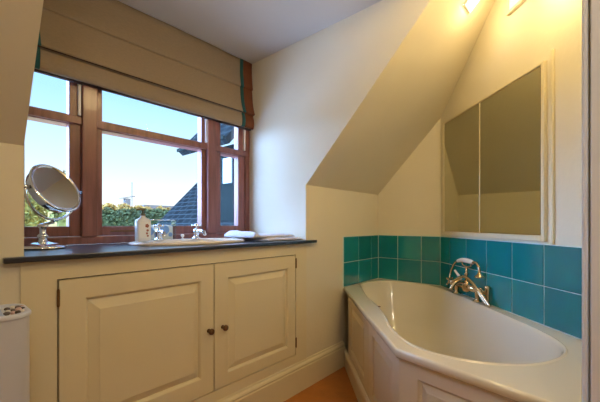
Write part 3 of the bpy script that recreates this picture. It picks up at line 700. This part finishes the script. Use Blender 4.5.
for i in range(nx+1):
    row = []
    for j in range(nx+1):
        u, v = i/nx-.5, j/nx-.5; d = math.hypot(u, v)*2
        z = .075*max(0, 1-d**1.6)*(1+.35*noise.noise((u*6, v*6, 2)))+.004
        row.append(bm.verts.new((.0+u*.10, 1.03+v*.11, zt-.006+z)))
    g.append(row)
for a, b in zip(g, g[1:]):
    for k in range(nx): bm.faces.new((a[k], a[k+1], b[k+1], b[k]))
o = obj('face_cloth', bm, 'blue', smooth=True); sdm = o.modifiers.new('thickness', 'SOLIDIFY'); sdm.thickness = .003
o.location = (.062, -.028, 0); tag(o, 'crumpled pale blue cloth on top of the white bin', 'cloth')

# ------------------------------------------------------------------ outside
def exmat():
    m = mat('slate_courses', (0.05, 0.06, 0.065), .9, spec=.0, vary=.25, vscale=3)
    n = m.node_tree; b = n.nodes['Principled BSDF']; t = n.nodes.new('ShaderNodeTexCoord'); br = n.nodes.new('ShaderNodeTexBrick')
    br.inputs['Scale'].default_value = 1.0; br.inputs['Brick Width'].default_value = .28; br.inputs['Row Height'].default_value = .15; br.inputs['Mortar Size'].default_value = .014
    br.inputs['Color1'].default_value = (.010, .012, .012, 1); br.inputs['Color2'].default_value = (.007, .008, .008, 1); br.inputs['Mortar'].default_value = (.022, .027, .027, 1)
    n.links.new(t.outputs['UV'], br.inputs[0]); n.links.new(br.outputs[0], b.inputs['Base Color']); return m
M['slate'] = exmat()
M['render'] = mat('dark_slate_cladding', (.006, .009, .008), .9, spec=.05, vary=.2, vscale=2)
M['fascia'] = mat('white_painted_timber', (.22, .24, .26), .5)
M['grass'] = mat('sunlit_rough_grass', (.30, .20, .06), .95, spec=.1, vary=.4, vscale=.25)
M['leaf'] = mat('hedge_leaves', (.035, .042, .012), .9, spec=.2, vary=.5, vscale=1.2)
M['leaf2'] = mat('yellow_green_leaves', (.11, .10, .02), .9, spec=.2, vary=.4, vscale=2)
M['scrub'] = mat('golden_scrub_leaves', (.22, .135, .03), .9, spec=.2, vary=.45, vscale=1.0)
M['stone'] = mat('grey_stone', (.06, .06, .06), .8, vary=.15, vscale=1)
def uvslab(bm, pts, off, U, V):
    slab(bm, pts, off); uv = bm.loops.layers.uv.verify(); O = Vector(pts[0])
    for f in bm.faces:
        for l in f.loops: d = l.vert.co-O; l[uv].uv = (d.dot(U), d.dot(V))
hw = thing('slate_roofed_wing', 'dark slate roofed wing of the house seen through the right of the window', 'building', (6, 5, -2.5))
e0 = Vector((3.0, 2.6, H-.73)); e1 = Vector((3.0, 8.0, H-.73)); run = 4.2
U_ = Vector((0, 1, 0)); V_ = Vector((1, 0, 1)).normalized()
bm = B(); uvslab(bm, [e0, e1, e1+Vector((run, 0, run)), e0+Vector((run, 0, run))], Vector((.10, 0, -.10)), U_, V_); obj('slate_slope', bm, 'slate', hw)
bm = B(); uvslab(bm, [e0+Vector((run*2, 0, 0)), e1+Vector((run*2, 0, 0)), e1+Vector((run, 0, run)), e0+Vector((run, 0, run))], Vector((-.10, 0, -.10)), U_, Vector((-1, 0, 1)).normalized()); obj('slate_slope', bm, 'slate', hw)
bm = B(); slab(bm, [(3.3, 2.7, -2.5), (11.1, 2.7, -2.5), (11.1, 2.7, H-.6), (7.2, 2.7, H+3.2), (3.3, 2.7, H-.65)], (0, 5.2, 0)); obj('wing_wall', bm, 'render', hw)
dm = thing('roof_dormer', 'small dark dormer with a white window on the slate roof outside', 'dormer', (4.5, 5.6, 1.2))
bm = B(); box(bm, 3.80, 5.6, 5.0, 6.15, H+.0, H+1.50); obj('dormer_wall', bm, 'render', dm)
bm = B(); uvslab(bm, [(3.42, 4.75, H+1.50), (3.42, 6.35, H+1.50), (5.0, 6.35, H+3.2), (5.0, 4.75, H+3.2)], (.10, 0, -.08), U_, Vector((1, 0, 0))); obj('dormer_roof', bm, 'slate', dm)
bm = B(); box(bm, 3.39, 3.42, 4.75, 6.35, H+1.48, H+1.54); obj('fascia_board', bm, 'render', dm)
bm = B()
for b in ((5.04, 5.08, .78, 1.26), (5.26, 5.30, .78, 1.26), (5.08, 5.26, .78, .82), (5.08, 5.26, 1.22, 1.26)): box(bm, 3.775, 3.81, b[0], b[1], H+b[2], H+b[3])
wf = obj('window_frame', bm, 'fascia', dm); bm = B(); box(bm, 3.792, 3.798, 5.08, 5.26, H+.82, H+1.22); obj('pane', bm, 'mirror', wf)

# hillside
bm = B(); nx, ny = 60, 60; g = []
def hz(x, y):
    d = math.hypot(x, y); t = max(0, (d-25)/70)
    return -2.5+min(1, t)*(7.0+1.2*math.sin(x*.05+1)+.5*noise.noise((x*.08, y*.08, 0)))+.35*noise.noise((x*.3, y*.3, 5))*(d > 15)
for i in range(nx+1):
    g.append([bm.verts.new((x, y, hz(x, y))) for j in range(ny+1) for x, y in [(-70+240*i/nx, 8.5+130*(j/ny)**1.3)]])
for a, b in zip(g, g[1:]):
    for k in range(ny): bm.faces.new((a[k], a[k+1], b[k+1], b[k]))
hl = obj('hillside', bm, 'grass', smooth=True); hl['kind'] = 'structure'; hl['label'] = 'sunlit grassy hillside'
def foliage(name, c, rx, ry, rz, n_, m, lf, label, cat, group=None):
    rnd = random.Random(int(c[0]*31+c[1]*17)); bm = B()
    for i in range(n_):
        th = rnd.random()*2*PI; ph = math.acos(1-rnd.random()*1.15); k = .78+.25*rnd.random()
        lump = 1+.22*noise.noise((math.cos(th)*2+c[0], math.sin(th)*2, ph*2))
        p = Vector((rx*math.cos(th)*math.sin(ph), ry*math.sin(th)*math.sin(ph), rz*math.cos(ph)))*k*lump+Vector((0, 0, rz*.15))
        a = Vector((rnd.gauss(0, 1), rnd.gauss(0, 1), rnd.gauss(0, 1))).normalized(); b = a.orthogonal().normalized()*lf*.5; a = a*lf
        q = [bm.verts.new(p+v) for v in (-a, b, a, -b)]; bm.faces.new(q)
    for s in range(3):
        pass
    r = bmesh.ops.create_icosphere(bm, subdivisions=3, radius=1)
    for v in r['verts']: v.co = Vector((v.co.x*rx*.8, v.co.y*ry*.8, v.co.z*rz*.8))*(1+.2*noise.noise(v.co*2.5+Vector(c)))+Vector((0, 0, rz*.15))
    o = obj(name, bm, m); o.location = c; tag(o, label, cat, group); return o
def at(px, dist, z=0):
    a = (px-300)/328; f_ = Vector((math.cos(math.radians(41.3)), math.sin(math.radians(41.3)))); r_ = Vector((f_.y, -f_.x)); p = (f_+r_*a)*dist; return (p.x, p.y, z)
bm = B(); rnd = random.Random(5); ha = Vector(at(70, 17, 0)); hb = Vector(at(190, 17, 0)); hd_ = (hb-ha); hn = Vector((-hd_.y, hd_.x, 0)).normalized()
for i in range(5200):
    u = rnd.random(); top = 1.72+.22*noise.noise((u*14, 2, 0)); w_ = rnd.gauss(0, .35); z = top-abs(rnd.gauss(0, .5))-w_*w_*.5
    p = ha+hd_*u+hn*w_+Vector((0, 0, z))
    a = Vector((rnd.gauss(0, 1), rnd.gauss(0, 1), rnd.gauss(0, 1))).normalized(); b = a.orthogonal().normalized()*.05; a = a*.10
    bm.faces.new([bm.verts.new(p+v) for v in (-a, b, a, -b)])
slab(bm, [ha-hn*.5+Vector((0, 0, -2.5)), hb-hn*.5+Vector((0, 0, -2.5)), hb-hn*.35+Vector((0, 0, 1.40)), ha-hn*.35+Vector((0, 0, 1.40))], hn*.8)
tag(obj('hedge', bm, 'leaf'), 'long dark green clipped hedge below the hill outside the window', 'hedge')
bm = B(); ha = Vector(at(60, 34, 0)); hb = Vector(at(180, 34, 0)); hd_ = (hb-ha); hn = Vector((-hd_.y, hd_.x, 0)).normalized()
for i in range(4200):
    u = rnd.random(); top = 3.35-.9*u+.45*noise.noise((u*16, 7, 0))+.2*noise.noise((u*50, 7, 0)); w_ = rnd.gauss(0, .6); z = top-abs(rnd.gauss(0, .6))-w_*w_*.3
    p = ha+hd_*u+hn*w_+Vector((0, 0, z))
    a = Vector((rnd.gauss(0, 1), rnd.gauss(0, 1), rnd.gauss(0, 1))).normalized(); b = a.orthogonal().normalized()*.09; a = a*.18
    bm.faces.new([bm.verts.new(p+v) for v in (-a, b, a, -b)])
slab(bm, [ha-hn*.5+Vector((0, 0, -2.5)), hb-hn*.5+Vector((0, 0, -2.5)), hb-hn*.35+Vector((0, 0, 1.9)), ha-hn*.35+Vector((0, 0, 2.7))], hn*.8)
tag(obj('scrub_bank', bm, 'scrub'), 'golden brown scrub bank on the rise behind the dark green hedge', 'scrub')
for px, ds, z, rz_, lb_ in ((74, 13, 1.0, 1.75, 'tall yellow-green bush behind the shaving mirror'), (26, 14.5, .6, 1.5, 'yellow-green bush at the far left of the window')):
    p = at(px, ds, z); foliage('garden_bush', p, .75, .7, rz_, 1200, 'leaf2', .10, lb_, 'bush')
p = at(127, 60, 0)
hut = thing('stone_hut', 'small grey hut with a low roof on the hill skyline', 'hut', (p[0], p[1], 3.6))
bm = B(); box(bm, p[0]-.45, p[0]+.45, p[1]-.45, p[1]+.45, 3.2, 5.6); obj('hut_wall', bm, 'stone', hut)
bm = B(); slab(bm, [(p[0]-1.1, p[1]-.6, 5.5), (p[0]+1.2, p[1]-.6, 6.0), (p[0]+1.2, p[1]+.6, 6.0), (p[0]-1.1, p[1]+.6, 5.5)], (0, 0, .16)); obj('hut_roof', bm, 'stone', hut)
q = at(132, 57, 0); bm = B(); cyl(bm, (q[0], q[1], 2.4), (q[0], q[1], 8.2), .08, .06, 8); tag(obj('mast', bm, 'stone'), 'thin grey mast standing beside the hut on the hill', 'mast')
p = at(160, 75, 0)
bm = B(); box(bm, p[0]-4.5, p[0]+4.5, p[1]-2.0, p[1]+2.0, 3.0, 5.1); fb = obj('low_farm_building', bm, 'stone'); tag(fb, 'long low grey building on the hill above the roof edge', 'building')
